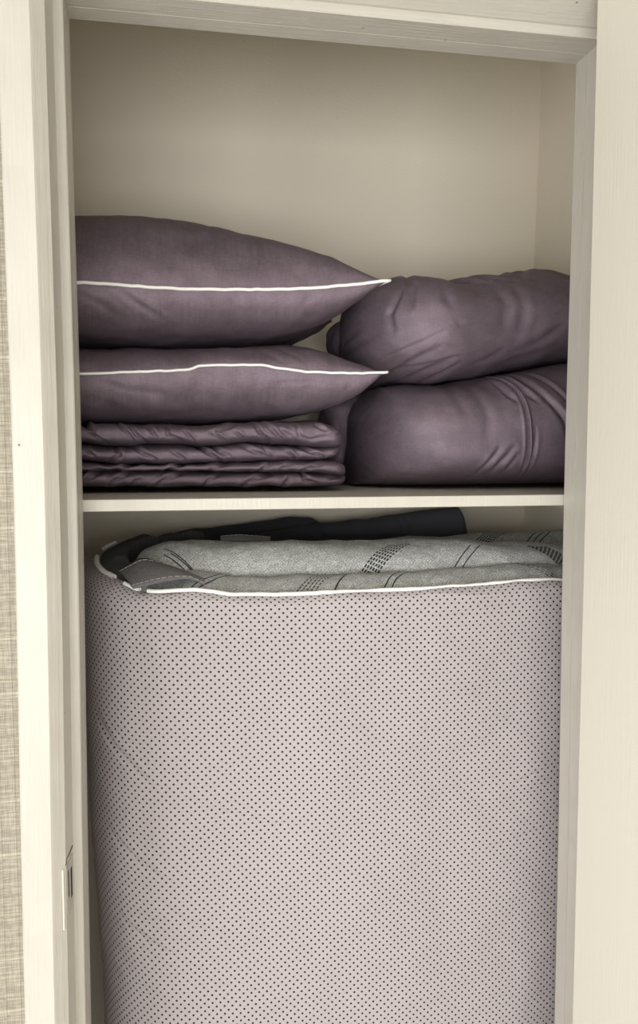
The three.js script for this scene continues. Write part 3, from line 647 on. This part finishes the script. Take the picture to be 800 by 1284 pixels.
  const uOf = (px) => (P(px, 700, -0.28).x - x0k) / 0.8 * 2048;
  const k1 = knitMat(knit((g) => arcs(g, [
    [uOf(434), 140, uOf(450), 270, uOf(490), 390, 6, 14, 4, [15, 8]], [uOf(548), 140, uOf(560), 260, uOf(590), 380, 2, 34, 3, []], [uOf(697), 150, uOf(694), 280, uOf(662), 400, 7, 11, 5, [12, 6]], [uOf(250), 140, uOf(235), 220, uOf(205), 330, 2, 22, 3, []], [uOf(262), 120, uOf(240), 240, uOf(206), 380, 1, 20, 3, []]])));
  const slab = (st, zRef, zc, dh, rl, m, name, label, amp, uvTop) => {
    const g = loft({ st, zRef, zc, dh, rl, rr: 0, e: 2, floorY: 0.02, nu: 200, nv: 40 });
    // rebuild as a wall with a rounded top: floor up the front, over the top, down the back
    const w = st.map(([a, b]) => { const p = P(a, b, zRef); return [p.x, p.y]; }), tf = curve1(w), xa = w[0][0], xb = Math.min(XE, w[w.length - 1][0]), cap = 0.055;
    const h = grid(220, 70, (u, v) => {
      const x = xa + (xb - xa) * u, T = tf(x), k = rl && x < xa + rl ? Math.max(0.02, Math.sqrt(1 - (1 - (x - xa) / rl) ** 2)) : 1;
      let y, z, s;
      if (v < 0.15) { const t = v / 0.15; y = 0.02 + (T - cap - 0.02) * t; z = zc + dh * k; s = -(1 - t) * (T - cap); }
      else if (v > 0.85) { const t = (1 - v) / 0.15; y = 0.02 + (T - cap - 0.02) * t; z = zc - dh * k; s = 0.2; }
      else { const a = (v - 0.15) / 0.7 * Math.PI; y = T - cap + cap * Math.pow(Math.sin(a), 0.85); z = zc + dh * k * Math.sign(Math.cos(a)) * Math.pow(Math.abs(Math.cos(a)), 0.85); s = a / Math.PI * 0.2; }
      return [x, y, z, x - x0k, 0.128 - s * 1.0];
    });
    { const n = h.attributes.normal, p = h.attributes.position; let q = 0; for (let i = 0; i < p.count; i += 3) q += n.getZ(i) * (p.getZ(i) - zc); if (q < 0) { const t = h.index.array; for (let i = 0; i < t.length; i += 3) { const c = t[i]; t[i] = t[i + 2]; t[i + 2] = c; } h.computeVertexNormals(); } }
    displace(h, (x, y, z) => amp * n3(x * 7, y * 12, z * 9) + 0.4 * amp * n3(x * 22, y * 24, z * 20));
    g.dispose();
    const o = part(name, h, m, mat); o.userData.label = label;
  };
  slab([[168, 706], [172, 698], [180, 692], [200, 686], [225, 681], [250, 679], [300, 680], [400, 681], [500, 680], [560, 680], [640, 682], [705, 685], [745, 688]], -0.29, -0.31, 0.072, 0.05, k1, 'knit_top', 'heather grey knit with arcs of dark dashes', 0.003);
  const k2 = knitMat(knit((g) => arcs(g, [[uOf(590), 140, uOf(615), 270, uOf(660), 420, 6, 16, 4, [14, 7]], [uOf(670), 140, uOf(690), 270, uOf(730), 420, 3, 30, 3, []]])));
  slab([[420, 684], [450, 680], [500, 676], [560, 673], [640, 668], [705, 667], [728, 667]], -0.46, -0.475, 0.075, 0.04, k2, 'inner_layer', 'heather grey knit layer deeper in the fold', 0.003);

  // the two carrying straps
  const strap = (upper, lower, zu, zl, th, name) => {
    const n = 40, U = new THREE.CatmullRomCurve3(upper.map(([a, b], i) => P(a, b, zu[i]))), Lo = new THREE.CatmullRomCurve3(lower.map(([a, b], i) => P(a, b, zl[i])));
    const g = grid(n, 24, (u, v) => {
      const a = U.getPoint(u), b = Lo.getPoint(u), k = v < 0.5 ? v * 2 : 2 - v * 2, q = a.clone().lerp(b, k), s = v < 0.5 ? 1 : -1;
      const bulge = Math.sin(Math.PI * k) * 0.0035, d = s * th * Math.pow(Math.sin(Math.PI * clamp(k, 0.02, 0.98)), 0.4) * 0.5 + bulge;
      return [q.x, q.y + d * 0.75, q.z + d * 0.6, u * 0.12, k * 0.04];
    }, true);
    const m = part(name, g, M.denim, mat); m.userData.label = 'dark grey twill carrying strap with pale stitching';
    for (const k of [0.13, 0.9]) for (let i = 0; i < 13; i++) {
      const at = (u) => { const q = U.getPoint(u).lerp(Lo.getPoint(u), k), d = th * 0.5 * Math.pow(Math.sin(Math.PI * k), 0.4) + Math.sin(Math.PI * k) * 0.0035 + 0.0003; return q.add(new THREE.Vector3(0, d * 0.75, d * 0.6)); };
      part('stitch', tube([at((i + 0.15) / 13), at((i + 0.5) / 13), at((i + 0.85) / 13)], 0.0005, 6, 5), M.thread, m);
    }
  };
  strap([[148, 715], [162, 707], [177, 700], [198, 704], [226, 714], [256, 726]], [[167, 738], [180, 735], [198, 731], [218, 727], [240, 726], [257, 734]],
    [-0.245, -0.24, -0.235, -0.225, -0.21, -0.195], [-0.165, -0.163, -0.162, -0.165, -0.17, -0.18], 0.005, 'strap');
  strap([[276, 673], [285, 672], [300, 671], [318, 672], [330, 673], [339, 674]], [[277, 684], [287, 683], [300, 683], [318, 684], [330, 684], [338, 685]],
    [-0.36, -0.36, -0.36, -0.36, -0.36, -0.36], [-0.335, -0.332, -0.33, -0.33, -0.332, -0.335], 0.006, 'strap');
}
// dark cover standing behind the mattress
{
  const c = thing('folded_cover', 'charcoal black folded fabric cover standing behind the grey mattress', 'cover');
  const wall = (st, z, dh, list, name) => {
    const w = st.map(([a, b]) => { const p = P(a, b, z); return [p.x, p.y]; }), tf = curve1(w), xa = w[0][0], xb = w[w.length - 1][0], f = folds(list, z + dh), cap = dh;
    const h = grid(200, 60, (u, v) => {
      const x = xa + (xb - xa) * u, T = tf(x), e = Math.max(0.03, Math.min(1, Math.sqrt(Math.min(x - xa, xb - x) / 0.02 + 0.0001)));
      let y, zz;
      if (v < 0.4) { const t = Math.pow(v / 0.4, 0.5); y = 0.003 + (T - cap) * t; zz = z + dh * e; }
      else if (v > 0.8) { const t = (1 - v) / 0.2; y = 0.003 + (T - cap) * t; zz = z - dh * e; }
      else { const a = (v - 0.4) / 0.4 * Math.PI; y = T - cap + 0.003 + cap * Math.sin(a); zz = z + dh * e * Math.cos(a); }
      return [x, y, zz];
    });
    { const n = h.attributes.normal, p = h.attributes.position; let q = 0; for (let i = 0; i < p.count; i += 3) q += n.getZ(i) * (p.getZ(i) - z); if (q < 0) { const t = h.index.array; for (let i = 0; i < t.length; i += 3) { const k = t[i]; t[i] = t[i + 2]; t[i + 2] = k; } h.computeVertexNormals(); } }
    displace(h, (x, y, zz, nx, ny, nz) => (nz > 0 ? f(x, y) : 0) + 0.0015 * n3(x * 14, y * 14, zz * 10));
    part(name, h, M.dark, c);
  };
  wall([[205, 674], [225, 668], [255, 664], [300, 659], [340, 653], [365, 650], [388, 651], [402, 657], [415, 668], [425, 690]], -0.655, 0.022, [], 'rear_fold');
  wall([[300, 677], [350, 667], [400, 658], [440, 654], [480, 649], [530, 642], [560, 638], [573, 637], [579, 646], [583, 660], [587, 690]], -0.6, 0.025,
    [[[[500, 648], [505, 660], [504, 676]], 3, 3], [[[510, 648], [516, 660], [513, 676]], 3, 3], [[[390, 668], [415, 674], [432, 684]], 3, 3], [[[360, 675], [380, 678], [395, 684]], 3, 3], [[[420, 672], [450, 672], [470, 678]], 3, 2]], 'front_fold');
}

scene.traverse((o) => { if (o.isMesh) { o.castShadow = true; o.receiveShadow = true; } });
renderer.render(scene, camera);
